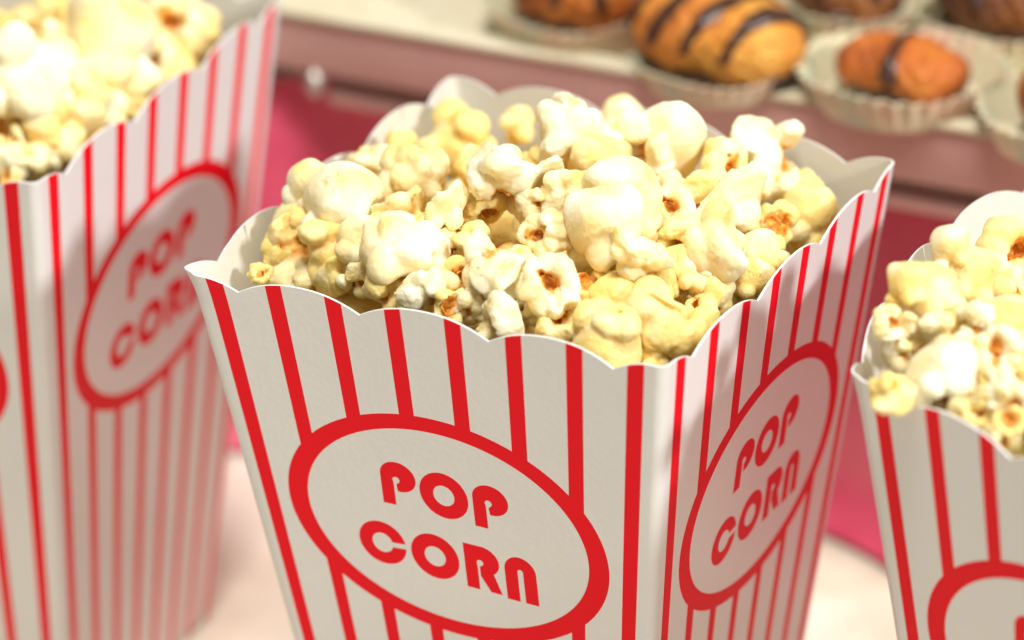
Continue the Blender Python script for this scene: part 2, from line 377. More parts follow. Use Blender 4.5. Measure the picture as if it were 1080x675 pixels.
def build_tub(top, label, bows, flares, skew=(.03, -.020, 0, 0)):
    """top: four rim corners (units), order front-left, front-right, back-right, back-left"""
    top = np.array(top, float); cen = top.mean(0); cen[2] = 0
    bot = cen + (top - cen) * (1 - TAPER * H); bot[:, 2] = -H
    base = W(cen[0], cen[1], -H)
    o = empty('popcorn_tub', base, label, 'popcorn tub', 'striped popcorn tubs')
    org = np.array([cen[0], cen[1], -H])
    for q in range(4):
        A, B, A2, B2 = top[q], top[(q + 1) % 4], bot[q], bot[(q + 1) % 4]
        prv, nxt = top[(q - 1) % 4] - A, top[(q + 2) % 4] - B
        prv, nxt = prv / np.linalg.norm(prv), nxt / np.linalg.norm(nxt)
        u = PU[:, 0]; d = PU[:, 1] + skew[q] * PU[:, 0] * np.clip(PU[:, 1] / .45, 0, 1) * (PU[:, 1] < H - .01); t = d / H
        L0 = A[None] + (A2 - A)[None] * t[:, None]; R0 = B[None] + (B2 - B)[None] * t[:, None]
        wd = np.linalg.norm(R0 - L0, axis=1); e = (R0 - L0) / wd[:, None]
        s = (u + 1) / 2 * wd                      # distance from the left fold
        outn = np.cross((B - A), (A2 - A)); outn = -outn / np.linalg.norm(outn)
        if outn[:2] @ ((A + B) / 2 - cen)[:2] < 0: outn = -outn
        inw = np.zeros_like(L0)
        el = np.clip(RAD - s, 0, RAD); er = np.clip(RAD - (wd - s), 0, RAD)
        th = el / RAD * math.pi / 4; s = np.where(el > 0, RAD - RAD * np.sin(th), s); inw += prv[None] * (RAD * (1 - np.cos(th)))[:, None]
        th = er / RAD * math.pi / 4; s = np.where(er > 0, wd - RAD + RAD * np.sin(th), s); inw += nxt[None] * (RAD * (1 - np.cos(th)))[:, None]
        P = L0 + e * s[:, None] + inw
        bow, wav = bows[q]
        P += outn[None] * ((bow * (1 - u ** 2) + wav * np.sin(math.pi * u) * (1 - u ** 2)) * np.clip(1 - d / 2.4, 0, 1) ** 1.6)[:, None]
        fl0, fl1 = flares[q]                      # rim tips bent outwards at the two corners
        lip = np.clip(1 - d / .16, 0, 1) ** 1.5
        P += outn[None] * ((fl0 * np.clip((-u - .70) / .25, 0, 1) * np.clip((1 + u) / .05, 0, 1) + fl1 * np.clip((u - .70) / .25, 0, 1) * np.clip((1 - u) / .05, 0, 1)) * lip)[:, None]
        # orientation
        a, b, c2 = P[PTRI[0][0]], P[PTRI[0][1]], P[PTRI[0][2]]
        tri = PTRI if np.cross(b - a, c2 - a) @ outn > 0 else PTRI[:, ::-1]
        used = np.unique(tri); remap = -np.ones(len(P), int); remap[used] = np.arange(len(used))
        P = P[used]; tri = remap[tri]
        nr = np.zeros_like(P); fn = np.cross(P[tri[:, 1]] - P[tri[:, 0]], P[tri[:, 2]] - P[tri[:, 0]])
        for i in range(3): np.add.at(nr, tri[:, i], fn)
        nr /= np.maximum(np.linalg.norm(nr, axis=1), 1e-12)[:, None]
        N = len(P); I = P - nr * THICK
        cnt = {}
        for f in tri:
            for i in range(3):
                k0 = (f[i], f[(i + 1) % 3]); cnt[k0] = cnt.get(k0, 0) + 1
        bnd = [k0 for k0 in cnt if (k0[1], k0[0]) not in cnt]
        uu = PU[used, 0]
        ev = []; ef = []                          # cut edge gets vertices of its own so that its shading stays crisp
        for (a, b) in bnd:
            if abs(uu[a]) > .9999 and abs(uu[b]) > .9999: continue
            n0 = 2 * N + len(ev); ev += [P[a], P[b], I[b], I[a]]; ef.append((n0 + 1, n0, n0 + 3, n0 + 2))
        allv = np.concatenate([P, I, np.array(ev)]) - org[None]
        faces = [tuple(f) for f in tri] + [tuple(f[::-1] + N) for f in tri] + ef
        idx = list(PRED) + [2] * len(tri) + [3] * len(ef)
        mesh_obj('printed_panel', allv * S, faces, [M_white, M_red, M_inner, M_edge], o, idx)
    bb = (bot - org) * S; bb[:, :2] *= .985
    mesh_obj('tub_base', [(v[0], v[1], .0012) for v in bb], [(0, 1, 2, 3)], [M_inner], o, smooth=False)
    return o
TUB_C = [(-.9739, -1.0446, 0), (.978, -.9537, -.03), (1.028, .990, 0), (-1.0123, 1.0465, 0)]
TUB_L = [(-3.9538, -.7699, 0), (-1.9606, -.6051, 0), (-2.139, 1.551, 0), (-4.132, 1.386, 0)]
TUB_R = [(1.6119, -.7573, -.02), (3.4791, -1.474, -.02), (3.4731, .5258, 0), (1.6059, 1.2425, 0)]
Z2 = (0, 0)
build_tub(TUB_C, 'middle popcorn tub, the one in sharp focus, both oval POP CORN panels in view', [(-.02, 0), (.02, 0), (0, 0), (.015, 0)], [(.012, 0), Z2, Z2, (0, .05)])
build_tub(TUB_L, 'left popcorn tub, softly blurred and cut off by the left edge', [(-.01, 0), (.01, 0), (.0, 0), (.0, 0)], [Z2, Z2, Z2, Z2])
build_tub(TUB_R, 'right popcorn tub, cut off by the right edge, its left wall bowed outwards', [(-.01, 0), (.0, 0), (.0, 0), (.20, -.02)], [Z2, Z2, Z2, (0, .015)])

# ------------------------------------------------------------------ popcorn
def lattice_noise(p, seed, freq):
    rs = np.random.RandomState(seed); n = 16; g = rs.rand(n, n, n) * 2 - 1
    q = p * freq + 100.0; i = np.floor(q).astype(int); f = q - i; f = f * f * (3 - 2 * f)
    out = 0
    for dx in (0, 1):
        for dy in (0, 1):
            for dz in (0, 1):
                w = (f[..., 0] if dx else 1 - f[..., 0]) * (f[..., 1] if dy else 1 - f[..., 1]) * (f[..., 2] if dz else 1 - f[..., 2])
                out = out + w * g[(i[..., 0] + dx) % n, (i[..., 1] + dy) % n, (i[..., 2] + dz) % n]
    return out
def smin(a, b, k):
    h = np.clip(.5 + .5 * (b - a) / k, 0, 1); return b * (1 - h) + a * h - k * h * (1 - h)
def smax(a, b, k): return -smin(-a, -b, k)
def ell(p, c, r):
    r = np.broadcast_to(np.array(r, float), (3,)); q = (p - np.array(c, float)) / r
    return (np.linalg.norm(q, axis=-1) - 1) * r.min()
def rot_to(v):
    return np.array(Vector(v).to_track_quat('Z', 'Y').to_matrix())
def plate(p, c, nrm, R, th, bend):
    Mx = rot_to(nrm); q = (p - np.array(c)) @ Mx
    rr = np.hypot(q[..., 0], q[..., 1]); zz = q[..., 2] + bend * rr ** 2
    return np.maximum(np.abs(zz) - th * (1 - .3 * (rr / R) ** 2), rr - R) * .8

def kernel_sdf(kind, seed):
    rs = np.random.RandomState(seed)
    def rdir(zlo=-1, zhi=1):
        z = rs.uniform(zlo, zhi); a = rs.uniform(0, 6.283); s = math.sqrt(max(0, 1 - z * z)); return np.array([s * math.cos(a), s * math.sin(a), z])
    lob = []; cav = []; k = .06; amp = 1.0
    if kind == 'mushroom':
        lob.append((np.array([0, 0, -.12]), np.array([.86, .80, .80]) * rs.uniform(.93, 1.05, 3)))
        for i in range(5):
            a = i * 1.26 + rs.uniform(-.4, .4); q = rs.uniform(.42, .56); lob.append((np.array([q * math.cos(a), q * math.sin(a), rs.uniform(.42, .60)]), rs.uniform(.28, .40, 3)))
        if seed % 2: lob.append((np.array([rs.uniform(-.6, .6), rs.uniform(-.6, .6), .1]), np.array([.46, .42, .4])))
        cav = [((0, 0, .72), (.25, .25, .40))]; k = .045; amp = .45
    elif kind == 'cauliflower':
        lob.append((np.zeros(3), np.array([.58, .56, .52])))
        for i in range(16):
            dd = rdir(-1, .7); lob.append((dd * rs.uniform(.48, .60), rs.uniform(.25, .38, 3)))
        cav = [((0, 0, .62), (.24, .2, .40))]; k = .05
    elif kind == 'ring':
        n = 8; gap = rs.uniform(0, 6.28)
        for i in range(n):
            a = gap + .35 + i / (n - 1) * 5.6; r = rs.uniform(.32, .42)
            lob.append((np.array([.52 * math.cos(a), .52 * math.sin(a), rs.uniform(-.08, .10)]), np.array([r, r, r * 1.15])))
        lob.append((np.array([0, 0, -.35]), np.array([.62, .6, .42])))
        for i in range(3):
            dd = rdir(-.8, -.1); lob.append((dd * .62, rs.uniform(.26, .38, 3)))
        cav = [((0, 0, .35), (.36, .17, .50)), ((.3 * math.cos(gap), .3 * math.sin(gap), .5), (.3, .2, .35))]; k = .06
    elif kind == 'butterfly':
        lob.append((np.zeros(3), np.array([.48, .45, .42])))
        for i in range(5):
            dd = rdir(-.9, .5); lob.append((dd * rs.uniform(.40, .58), rs.uniform(.30, .48, 3)))
        for i in range(3):
            dd = rdir(-.7, .7); lob.append((dd * .75, np.array([.28, .26, .30]) * rs.uniform(.7, 1.1)))
        lob += [('plate', rdir(-.6, .5) * .55, rdir(), .52, .065, .45), ('plate', rdir(-.8, .3) * .5, rdir(), .46, .06, -.4)]
        cav = [((0, 0, .55), (.26, .18, .45))]; k = .055
    elif kind == 'curl':
        for i in range(8):
            a = -.3 + i / 7 * 3.9; rr = .50 + .04 * i; r = .40 - .012 * i
            lob.append((np.array([rr * math.cos(a), rr * math.sin(a) - .1, .12 * math.sin(a * 2)]), np.array([r, r, r * 1.3]) * rs.uniform(.88, 1.1)))
        lob.append((np.array([0, -.1, -.40]), np.array([.60, .58, .38])))
        lob.append(('plate', np.array([.1, .35, .25]), np.array([.3, -.8, .4]), .5, .09, .5))
        cav = [((0, -.08, .35), (.30, .22, .58)), ((.15, -.5, .2), (.2, .35, .3))]; k = .08
    elif kind == 'flap':
        lob.append(('plate', np.array([0, 0, -.1]), np.array([0, 0.15, 1]), .88, .14, .42))
        for i in range(6):
            a = rs.uniform(0, 6.28); lob.append((np.array([.62 * math.cos(a), .62 * math.sin(a), -.26]), np.array([rs.uniform(.22, .36), rs.uniform(.22, .34), .20])))
        lob.append((np.array([.15, .1, .12]), np.array([.42, .36, .32]))); cav = [((-.1, -.2, .40), (.22, .18, .28))]; k = .10
    elif kind == 'nubby':
        lob += [(np.array([0, 0, -.2]), np.array([.66, .58, .56])), (np.array([.42, .12, .38]), np.array([.36, .34, .40])), (np.array([-.40, -.06, .32]), np.array([.38, .36, .36])), (np.array([.05, .45, -.1]), np.array([.36, .34, .34])), (np.array([.0, -.45, -.25]), np.array([.34, .36, .3]))]
        cav = [((0, .0, .48), (.16, .16, .30))]; k = .09
    elif kind == 'shellside':
        for i in range(7):
            a = .4 + i / 6 * 4.4; r = rs.uniform(.24, .36)
            lob.append((np.array([.62 * math.cos(a), .62 * math.sin(a), rs.uniform(-.15, .12)]), np.array([r, r, r])))
        lob.append((np.array([0, 0, -.42]), np.array([.70, .66, .40])))
        cav = [((.05, -.05, .30), (.46, .40, .58))]; k = .07
    return lob, cav, k, amp

def surface_nets(D, lo, h):
    n = D.shape[0]; ins = D < 0
    corners = [(a, b, c) for a in (0, 1) for b in (0, 1) for c in (0, 1)]
    sl = lambda o: tuple(slice(v, n - 1 + v) for v in o)
    cnt = sum(ins[sl(o)].astype(int) for o in corners)
    act = (cnt > 0) & (cnt < 8); idx = -np.ones(act.shape, int); cells = np.argwhere(act); idx[act] = np.arange(len(cells))
    pos = np.zeros((len(cells), 3)); num = np.zeros(len(cells))
    for a in corners:
        for ax in range(3):
            if a[ax] == 1: continue
            b = list(a); b[ax] = 1
            va = D[tuple((cells + a).T)]; vb = D[tuple((cells + b).T)]
            mk = (va < 0) != (vb < 0); t = np.where(mk, va / np.where(mk, va - vb, 1), 0)
            pt = np.array(a, float)[None] + np.eye(3)[ax][None] * t[:, None]
            pos += np.where(mk[:, None], pt, 0); num += mk
    pos = (pos / num[:, None] + cells) * h + lo
    faces = []
    for ax in range(3):
        e = np.argwhere(ins != np.roll(ins, -1, ax)); e = e[e[:, ax] < n - 1]
        o1, o2 = [i for i in range(3) if i != ax]
        e = e[(e[:, o1] > 0) & (e[:, o2] > 0) & (e[:, o1] < n - 1) & (e[:, o2] < n - 1)]
        d1 = np.eye(3, dtype=int)[o1]; d2 = np.eye(3, dtype=int)[o2]
        q = np.stack([idx[tuple((e - d1 - d2).T)], idx[tuple((e - d2).T)], idx[tuple(e.T)], idx[tuple((e - d1).T)]], 1)
        flip = ins[tuple(e.T)] ^ (ax == 1)
        q = np.where(flip[:, None], q, q[:, ::-1]); faces.append(q)
    return pos, np.concatenate(faces)

def make_kernel(kind, seed, res=68):
    lob, cav, k, amp = kernel_sdf(kind, seed)
    lo, hi = -1.35, 1.35; h = (hi - lo) / (res - 1); ax = np.linspace(lo, hi, res)
    p = np.stack(np.meshgrid(ax, ax, ax, indexing='ij'), -1)
    warp = np.stack([lattice_noise(p, seed * 3 + i, 1.6) for i in range(3)], -1) * .13
    pw = p + warp
    D = None
    for L in lob:
        d = plate(pw, *L[1:]) if isinstance(L[0], str) else ell(pw, L[0], L[1])
        D = d if D is None else smin(D, d, k)
    msk = np.clip(.5 + 1.4 * lattice_noise(p, seed + 55, 1.9), 0, 1)
    D = D + amp * (.040 * lattice_noise(p, seed + 50, 2.8) - .048 * msk * (np.abs(lattice_noise(p, seed + 51, 4.2)) - .2) - .040 * msk * (np.abs(lattice_noise(p, seed + 53, 9.0)) - .2)) + .010 * lattice_noise(p, seed + 54, 15.0)
    Cv = None
    for (c, r) in cav:
        d = ell(pw, c, r); Cv = d if Cv is None else np.minimum(Cv, d)
    Cv = Cv + .12 * lattice_noise(p, seed + 52, 4.5) + .06 * lattice_noise(p, seed + 57, 10.0)
    D = smax(D, -Cv, .035)
    P, F = surface_nets(D, lo, h)
    # tint attribute: R butter patches, G toasted hull near the hollow and in a few specks
    def cavd(P):
        w = np.stack([lattice_noise(P, seed * 3 + i, 1.6) for i in range(3)], -1) * .13
        return np.min(np.stack([ell(P + w, c, r) for c, r in cav[:1]]), 0)
    rad = np.linalg.norm(P, axis=1)
    g = np.clip(1 - (cavd(P) + .01 + .12 * lattice_noise(P, seed + 60, 4)) / .10, 0, 1) * np.clip((.76 - rad + .15 * lattice_noise(P, seed + 58, 4)) / .22, 0, 1)
    sp = np.clip((np.abs(lattice_noise(P, seed + 61, 6)) < .04) * (lattice_noise(P, seed + 59, 2.0) - .45) / .15, 0, .6)
    b = np.clip(.28 + .42 * lattice_noise(P, seed + 62, 1.5), 0, 1)
    # relax a little
    e = np.concatenate([F[:, [0, 1]], F[:, [1, 2]], F[:, [2, 3]], F[:, [3, 0]]])
    for _ in range(1):
        acc = np.zeros_like(P); n = np.zeros(len(P)); np.add.at(acc, e[:, 0], P[e[:, 1]]); np.add.at(n, e[:, 0], 1); np.add.at(acc, e[:, 1], P[e[:, 0]]); np.add.at(n, e[:, 1], 1)
        P = P * .5 + .5 * acc / n[:, None]
    ce = (P.max(0) + P.min(0)) / 2; sc = 2 / ((P.max(0) - P.min(0)).mean()); P = (P - ce) * sc
    hull_c = (np.array(cav[0][0]) - ce) * sc - np.array([0, 0, cav[0][1][2] * sc * .55])
    return P, F, np.stack([b, np.maximum(g, sp), np.zeros_like(b), np.ones_like(b)], 1), hull_c, cav[0][1][0] * sc

def kernel_mesh(name, P, F, T):
    me = bpy.data.meshes.new(name)
    me.from_pydata(P.tolist(), [], F.tolist())
    me.polygons.foreach_set('use_smooth', np.ones(len(me.polygons), dtype=bool))
    at = me.color_attributes.new('tint', 'FLOAT_COLOR', 'POINT'); at.data.foreach_set('color', T.astype(np.float32).ravel())
    me.materials.append(M_pop); me.update()
    return me
def hull_mesh(seed, R, cen):
    rs = np.random.RandomState(seed + 900); vs = []; fs = []; na, nr = 22, 6
    edge = [1 + .25 * math.sin(a * 3 + seed) + .15 * rs.rand() for a in np.linspace(0, 6.283, na, endpoint=False)]
    for side in (0, 1):
        for j in range(nr + 1):
            for i in range(na):
                a = 2 * math.pi * i / na; th = j / nr * 1.25 * edge[i]; r = R * (.98 - .10 * side) * (1 + .05 * math.sin(4 * a + j))
                vs.append((cen[0] + r * math.sin(th) * math.cos(a), cen[1] + r * math.sin(th) * math.sin(a) * .85, cen[2] + R * .25 - r * math.cos(th) * .9 + .0))
    st = (nr + 1) * na
    for j in range(nr):
        for i in range(na):
            i2 = (i + 1) % na; q = (j * na + i, j * na + i2, (j + 1) * na + i2, (j + 1) * na + i)
            fs.append(q); fs.append(tuple(st + v for v in q[::-1]))
    for i in range(na):
        i2 = (i + 1) % na; fs.append((nr * na + i, nr * na + i2, st + nr * na + i2, st + nr * na + i))
    me = bpy.data.meshes.new('hull'); me.from_pydata(vs, [], fs)
    me.polygons.foreach_set('use_smooth', np.ones(len(me.polygons), dtype=bool)); me.materials.append(M_hull); me.update()
    return me
NVAR = {'mushroom': 4, 'cauliflower': 3, 'ring': 3, 'butterfly': 4, 'curl': 3, 'flap': 3, 'nubby': 2, 'shellside': 2}
LIB = {}
for kd, nv in NVAR.items():
    LIB[kd] = []
    for v in range(nv):
        P, F, T, hc, hr = make_kernel(kd, 11 * v + sum(map(ord, kd)) % 97 + 1)
        hm = hull_mesh(v + len(kd), hr * 1.05, hc) if kd in ('ring', 'curl', 'shellside', 'butterfly') else None
        LIB[kd].append((kernel_mesh('popcorn', P, F, T), hm))
GROUP = {'c': 'popcorn in the middle tub', 'l': 'popcorn in the left tub', 'r': 'popcorn in the right tub'}
KERNELS = [
('c',-0.797,0.699,-0.142,0.1637,'nubby',(-0.03,0.12,0.99),2.03,85,'yellow two-horned popcorn standing against the rear corner of the middle tub'),
('c',-0.369,0.089,0.072,0.0847,'ring',(0.61,-0.13,0.78),0.95,75,'small curled yellow popcorn with an orange hollow near the middle tub rear corner'),
('c',-0.839,-0.369,0.097,0.0985,'mushroom',(-0.27,-0.32,-0.91),4.09,10,'round pale popcorn ball at the far left of the middle tub heap'),
('c',-0.637,-0.428,0.067,0.1729,'mushroom',(-0.08,-0.33,-0.94),0.45,2,'big smooth white popcorn dome nearest the left wall of the middle tub'),
('c',-0.724,-0.567,-0.090,0.1770,'curl',(-0.46,-0.88,0.07),3.37,45,'ragged yellowish popcorn below the big white dome at the middle tub left'),
('c',-0.470,-0.617,0.004,0.1149,'mushroom',(0.09,-0.77,-0.64),2.30,20,'cream bulge of popcorn under the big white dome, with one brown nick'),
('c',-0.839,-0.741,-0.117,0.0467,'ring',(0.56,-0.58,0.59),0.36,95,'tiny tan curled hull resting in the left corner of the middle tub'),
('c',-0.838,-0.573,-0.086,0.0797,'flap',(0.44,-0.78,0.44),3.19,80,'pale yellow flake pressed on the left wall of the middle tub'),
('c',-0.834,0.078,-0.024,0.1286,'cauliflower',(0.18,-0.40,-0.90),0.24,25,'pale lumpy popcorn behind the big white dome by the left wall'),
('c',-0.499,-0.127,0.096,0.1520,'cauliflower',(0.13,-0.69,-0.71),2.72,50,'knobbly yellow-tinted popcorn just below the yellow two-horned one'),
('c',-0.839,0.331,-0.045,0.0873,'nubby',(0.18,-0.40,-0.90),0.44,70,'small yellow knob of popcorn by the left wall scallop of the middle tub'),
('c',-0.415,-0.420,0.089,0.1041,'butterfly',(0.96,0.16,0.24),0.57,50,'yellowish popcorn with a dark brown speck at its right tip'),
('c',-0.167,-0.460,0.144,0.1029,'flap',(0.95,-0.01,-0.32),2.67,10,'white ragged flake of popcorn left of the tall white peak'),
('c',-0.234,-0.678,0.068,0.1647,'cauliflower',(0.23,-0.48,-0.85),5.19,5,'white cauliflower-shaped popcorn in the left centre of the middle tub'),
('c',-0.129,-0.283,0.086,0.0932,'curl',(0.63,-0.76,0.15),0.78,80,'orange-brown hull hollow beneath the tall white peak'),
('c',-0.020,-0.277,0.229,0.1636,'butterfly',(-0.08,-0.52,-0.85),1.40,0,'tall white popcorn with a pointed peak in the centre of the heap'),
('c',-0.591,0.844,-0.087,0.0852,'nubby',(0.18,-0.40,-0.90),3.94,75,'small yellowish knob tucked behind the rearmost big white popcorn'),
('c',0.176,-0.716,0.064,0.1491,'butterfly',(-0.27,-0.20,0.94),5.95,10,'creased cream popcorn with folded flaps on top, centre front of the heap'),
('c',0.236,-0.447,0.122,0.0982,'ring',(-0.38,-0.84,0.39),3.62,20,'curled cream popcorn with a dark slit, right of the creased one'),
('c',0.194,-0.185,0.164,0.1221,'cauliflower',(0.18,-0.40,-0.90),2.49,25,'soft pale popcorn directly right of the tall white peak'),
('c',0.450,-0.371,0.161,0.1490,'mushroom',(0.18,-0.19,-0.96),6.13,0,'big rounded white popcorn dome in the right centre of the middle tub'),
('c',0.623,-0.467,0.113,0.1212,'flap',(-0.19,-0.36,-0.91),0.29,0,'wide white wing of popcorn hanging off the right-centre dome'),
('c',0.387,-0.692,0.050,0.1104,'ring',(0.33,-0.78,0.53),5.39,8,'white ring of popcorn showing an orange kernel heart, near the front rim'),
('c',0.447,-0.548,-0.006,0.0765,'shellside',(0.43,-0.38,0.82),1.82,95,'dark amber hull shell beside the white popcorn ring'),
('c',0.011,-0.690,-0.019,0.0875,'shellside',(0.23,-0.56,0.79),0.91,90,'orange hull hollow left of the creased cream popcorn'),
('c',0.258,-0.850,-0.045,0.0999,'curl',(-0.58,-0.71,0.41),0.74,5,'pointed white popcorn with an orange groove peeping over the front rim'),
('c',-0.084,-0.778,-0.014,0.1083,'butterfly',(0.54,-0.63,-0.57),1.94,15,'white lumpy popcorn at the front rim below the cauliflower one'),
('c',-0.274,-0.782,-0.058,0.0950,'nubby',(0.46,-0.86,-0.24),5.13,55,'yellowish popcorn bit at the front rim left of the white lumpy one'),
('c',-0.515,-0.681,-0.135,0.0965,'flap',(0.56,-0.81,-0.17),1.13,85,'flat yellow flake sunk behind the left part of the front rim'),
('c',0.029,-0.824,-0.049,0.0695,'shellside',(0.66,-0.42,0.62),3.65,50,'small popcorn scrap with toasted edge at the front rim'),
('c',0.463,-0.739,-0.068,0.0965,'curl',(0.28,-0.46,0.84),4.01,70,'toasted popcorn scrap with brown hull at the front rim'),
('c',0.309,-0.698,-0.041,0.0694,'nubby',(-0.08,-0.98,-0.17),2.34,50,'little yellow crumb of popcorn between the white ring and the front rim'),
('c',0.637,-0.748,-0.097,0.1390,'mushroom',(0.06,0.18,0.98),3.44,80,'glossy yellow popcorn lobe bulging at the front right rim'),
('c',0.578,-0.747,-0.006,0.0582,'ring',(0.66,-0.03,0.75),0.39,5,'small white curl riding on the glossy yellow lobe'),
('c',0.588,-0.558,-0.031,0.1081,'mushroom',(0.02,-0.77,-0.64),0.37,90,'deep yellow popcorn lobe under the wide white wing'),
('c',0.784,-0.558,-0.076,0.1482,'curl',(0.48,0.16,0.86),1.29,80,'large yellow popcorn filling the front right corner of the middle tub'),
('c',0.765,-0.607,-0.173,0.0897,'mushroom',(0.18,-0.40,-0.90),4.27,85,'yellow popcorn edge lowest in the front right corner'),
('c',0.805,-0.327,-0.124,0.0629,'shellside',(0.60,-0.48,0.64),2.69,80,'brown crease of hull beside the large yellow corner popcorn'),
('c',0.845,-0.272,-0.090,0.0839,'nubby',(0.27,-0.55,-0.79),1.97,55,'yellow popcorn nub behind the right rim near the front corner'),
('c',0.878,-0.031,-0.111,0.0773,'mushroom',(0.01,-0.49,-0.87),3.68,40,'pale knob of popcorn just above the right rim'),
('c',-0.034,0.253,0.234,0.1831,'butterfly',(0.50,-0.39,-0.77),2.85,0,'rearmost big white popcorn standing tallest over the back rim'),
('c',0.109,0.195,0.139,0.1478,'cauliflower',(0.79,-0.61,-0.02),1.88,80,'yellow shaded popcorn between the two tallest white ones'),
('c',-0.115,0.845,0.016,0.0991,'mushroom',(-0.21,-0.74,-0.64),4.99,10,'small white lobe left of the rear right white dome'),
('c',0.284,0.432,0.163,0.1679,'mushroom',(-0.51,-0.85,-0.14),4.39,0,'large white dome of popcorn at the rear right of the middle tub'),
('c',0.537,0.429,0.066,0.1351,'ring',(0.74,-0.22,0.64),1.53,40,'curled yellow-white popcorn with a round brown hole'),
('c',0.579,0.795,-0.026,0.1610,'butterfly',(0.93,0.34,0.16),3.61,0,'tall white popcorn with an orange edge nearest the back right wall'),
('c',0.404,-0.142,0.181,0.1547,'mushroom',(0.05,-0.16,-0.99),3.30,5,'white oval popcorn behind the right-centre dome'),
('c',0.540,-0.004,0.094,0.0926,'ring',(0.22,-0.77,0.60),5.50,20,'small creased popcorn in the dip right of the white oval'),
('c',0.425,0.195,0.093,0.0687,'nubby',(0.40,-0.77,-0.50),4.58,40,'tiny pale popcorn below the rear right dome'),
('c',0.727,0.156,0.063,0.1574,'flap',(0.85,-0.18,-0.50),1.81,5,'broad white popcorn below the curled one with a brown hole'),
('c',0.792,0.312,-0.073,0.1012,'shellside',(0.50,-0.48,0.72),6.16,90,'dark brown hull hollow near the right rim of the middle tub'),
('c',0.790,0.646,-0.166,0.1267,'mushroom',(-0.25,-0.77,-0.59),0.74,65,'yellow popcorn nearest the right corner of the middle tub'),
('c',0.670,0.836,-0.141,0.0823,'flap',(-0.02,-0.86,0.51),2.63,85,'yellow flake leaning below the tall white popcorn at the back right'),
('c',0.787,-0.141,0.032,0.1582,'butterfly',(0.75,-0.19,-0.64),4.75,10,'large cream popcorn above the right rim of the middle tub'),
('c',0.857,0.072,-0.066,0.1000,'mushroom',(0.70,-0.25,-0.67),0.95,45,'yellowish side lobe at the right rim beside the large cream popcorn'),
('c',0.706,-0.249,-0.015,0.1022,'mushroom',(0.35,-0.50,-0.79),3.07,60,'yellow round popcorn below the large cream one'),
('c',0.623,-0.141,0.051,0.0777,'curl',(0.31,-0.95,0.08),0.25,35,'little white and brown popcorn between the two right domes'),
('c',0.667,-0.375,-0.045,0.0803,'nubby',(0.27,-0.55,-0.79),4.20,75,'yellow popcorn piece under the wide white wing, right of the deep yellow lobe'),
('c',0.201,-0.536,0.037,0.0801,'cauliflower',(0.27,-0.55,-0.79),4.80,35,'yellow crumb of popcorn between the dark-slit curl and the creased one'),
('c',-0.161,-0.510,0.018,0.0923,'cauliflower',(0.86,-0.51,-0.02),3.60,70,'shaded yellow popcorn between the cauliflower one and the tall peak'),
('l',-2.450,0.018,0.116,0.2512,'cauliflower',(0.18,-0.40,-0.90),5.50,0,'big blurred white popcorn at the left edge of the left tub'),
('l',-2.255,0.144,0.008,0.1681,'ring',(-0.34,-0.79,0.51),1.97,15,'white popcorn with a curled orange crease at the left tub centre'),
('l',-2.261,-0.092,-0.070,0.1666,'butterfly',(0.54,-0.59,-0.60),4.37,85,'deep yellow popcorn at the front of the left tub'),
('l',-2.335,0.498,0.090,0.2318,'mushroom',(0.01,-0.66,-0.75),3.73,10,'large pale dome of popcorn in the rear of the left tub'),
('l',-2.217,0.434,-0.020,0.1237,'mushroom',(-0.21,-0.74,-0.64),3.64,10,'white lobe beneath the large pale dome in the left tub'),
('l',-2.372,1.076,-0.051,0.1727,'ring',(-0.17,-0.56,0.81),2.86,40,'curled popcorn with a bright orange hollow at the left tub rear right'),
('l',-2.274,0.819,-0.177,0.1467,'mushroom',(0.23,-0.48,-0.85),5.27,75,'yellow popcorn by the right rim of the left tub'),
('l',-2.344,1.163,-0.212,0.0746,'nubby',(0.30,-0.61,-0.73),5.93,80,'small yellow popcorn deepest in the rear right corner of the left tub'),
('l',-2.239,0.424,-0.123,0.1524,'cauliflower',(0.27,-0.55,-0.79),2.98,90,'golden popcorn between the white lobe and the right rim of the left tub'),
('l',-2.752,0.588,0.119,0.1454,'butterfly',(0.82,-0.43,-0.38),4.17,60,'yellowish popcorn at the back of the left tub'),
('l',-2.770,0.947,0.048,0.1285,'mushroom',(0.18,-0.40,-0.90),0.38,30,'pale popcorn cut off by the top edge in the left tub'),
('l',-2.312,-0.323,-0.129,0.0999,'flap',(0.44,-0.84,-0.32),4.41,30,'pale flake at the front left rim of the left tub'),
('l',-2.432,-0.165,-0.037,0.1046,'curl',(0.91,-0.17,0.38),4.06,60,'toasted popcorn at the picture edge in the left tub front'),
('l',-2.186,0.066,-0.111,0.1014,'nubby',(0.70,-0.68,-0.22),6.24,70,'small yellow popcorn behind the right rim near the left tub front corner'),
('l',-2.614,1.143,-0.061,0.1080,'cauliflower',(0.18,-0.40,-0.90),5.16,50,'yellowish popcorn between the rear dome and the curled one in the left tub'),
('r',1.692,-0.103,0.195,0.0892,'mushroom',(0.35,-0.30,-0.89),1.79,30,'upper cream ball of the two stacked at the left wall of the right tub'),
('r',1.767,-0.086,0.104,0.1021,'mushroom',(0.01,-0.49,-0.87),2.42,20,'lower cream ball of the two stacked at the left wall of the right tub'),
('r',1.709,-0.315,0.102,0.1209,'mushroom',(0.59,-0.12,-0.80),4.20,45,'wide yellowish ball by the left wall of the right tub'),
('r',1.768,0.299,0.037,0.1384,'ring',(0.81,-0.45,0.37),0.14,50,'large rough textured popcorn at the right edge in the right tub'),
('r',1.673,-0.553,0.096,0.0696,'curl',(0.63,-0.77,0.07),2.90,15,'small white popcorn with a dark brown pit at the right tub left corner'),
('r',1.699,-0.569,-0.010,0.0635,'nubby',(0.87,-0.48,0.09),1.06,30,'little cream popcorn below the one with the dark pit'),
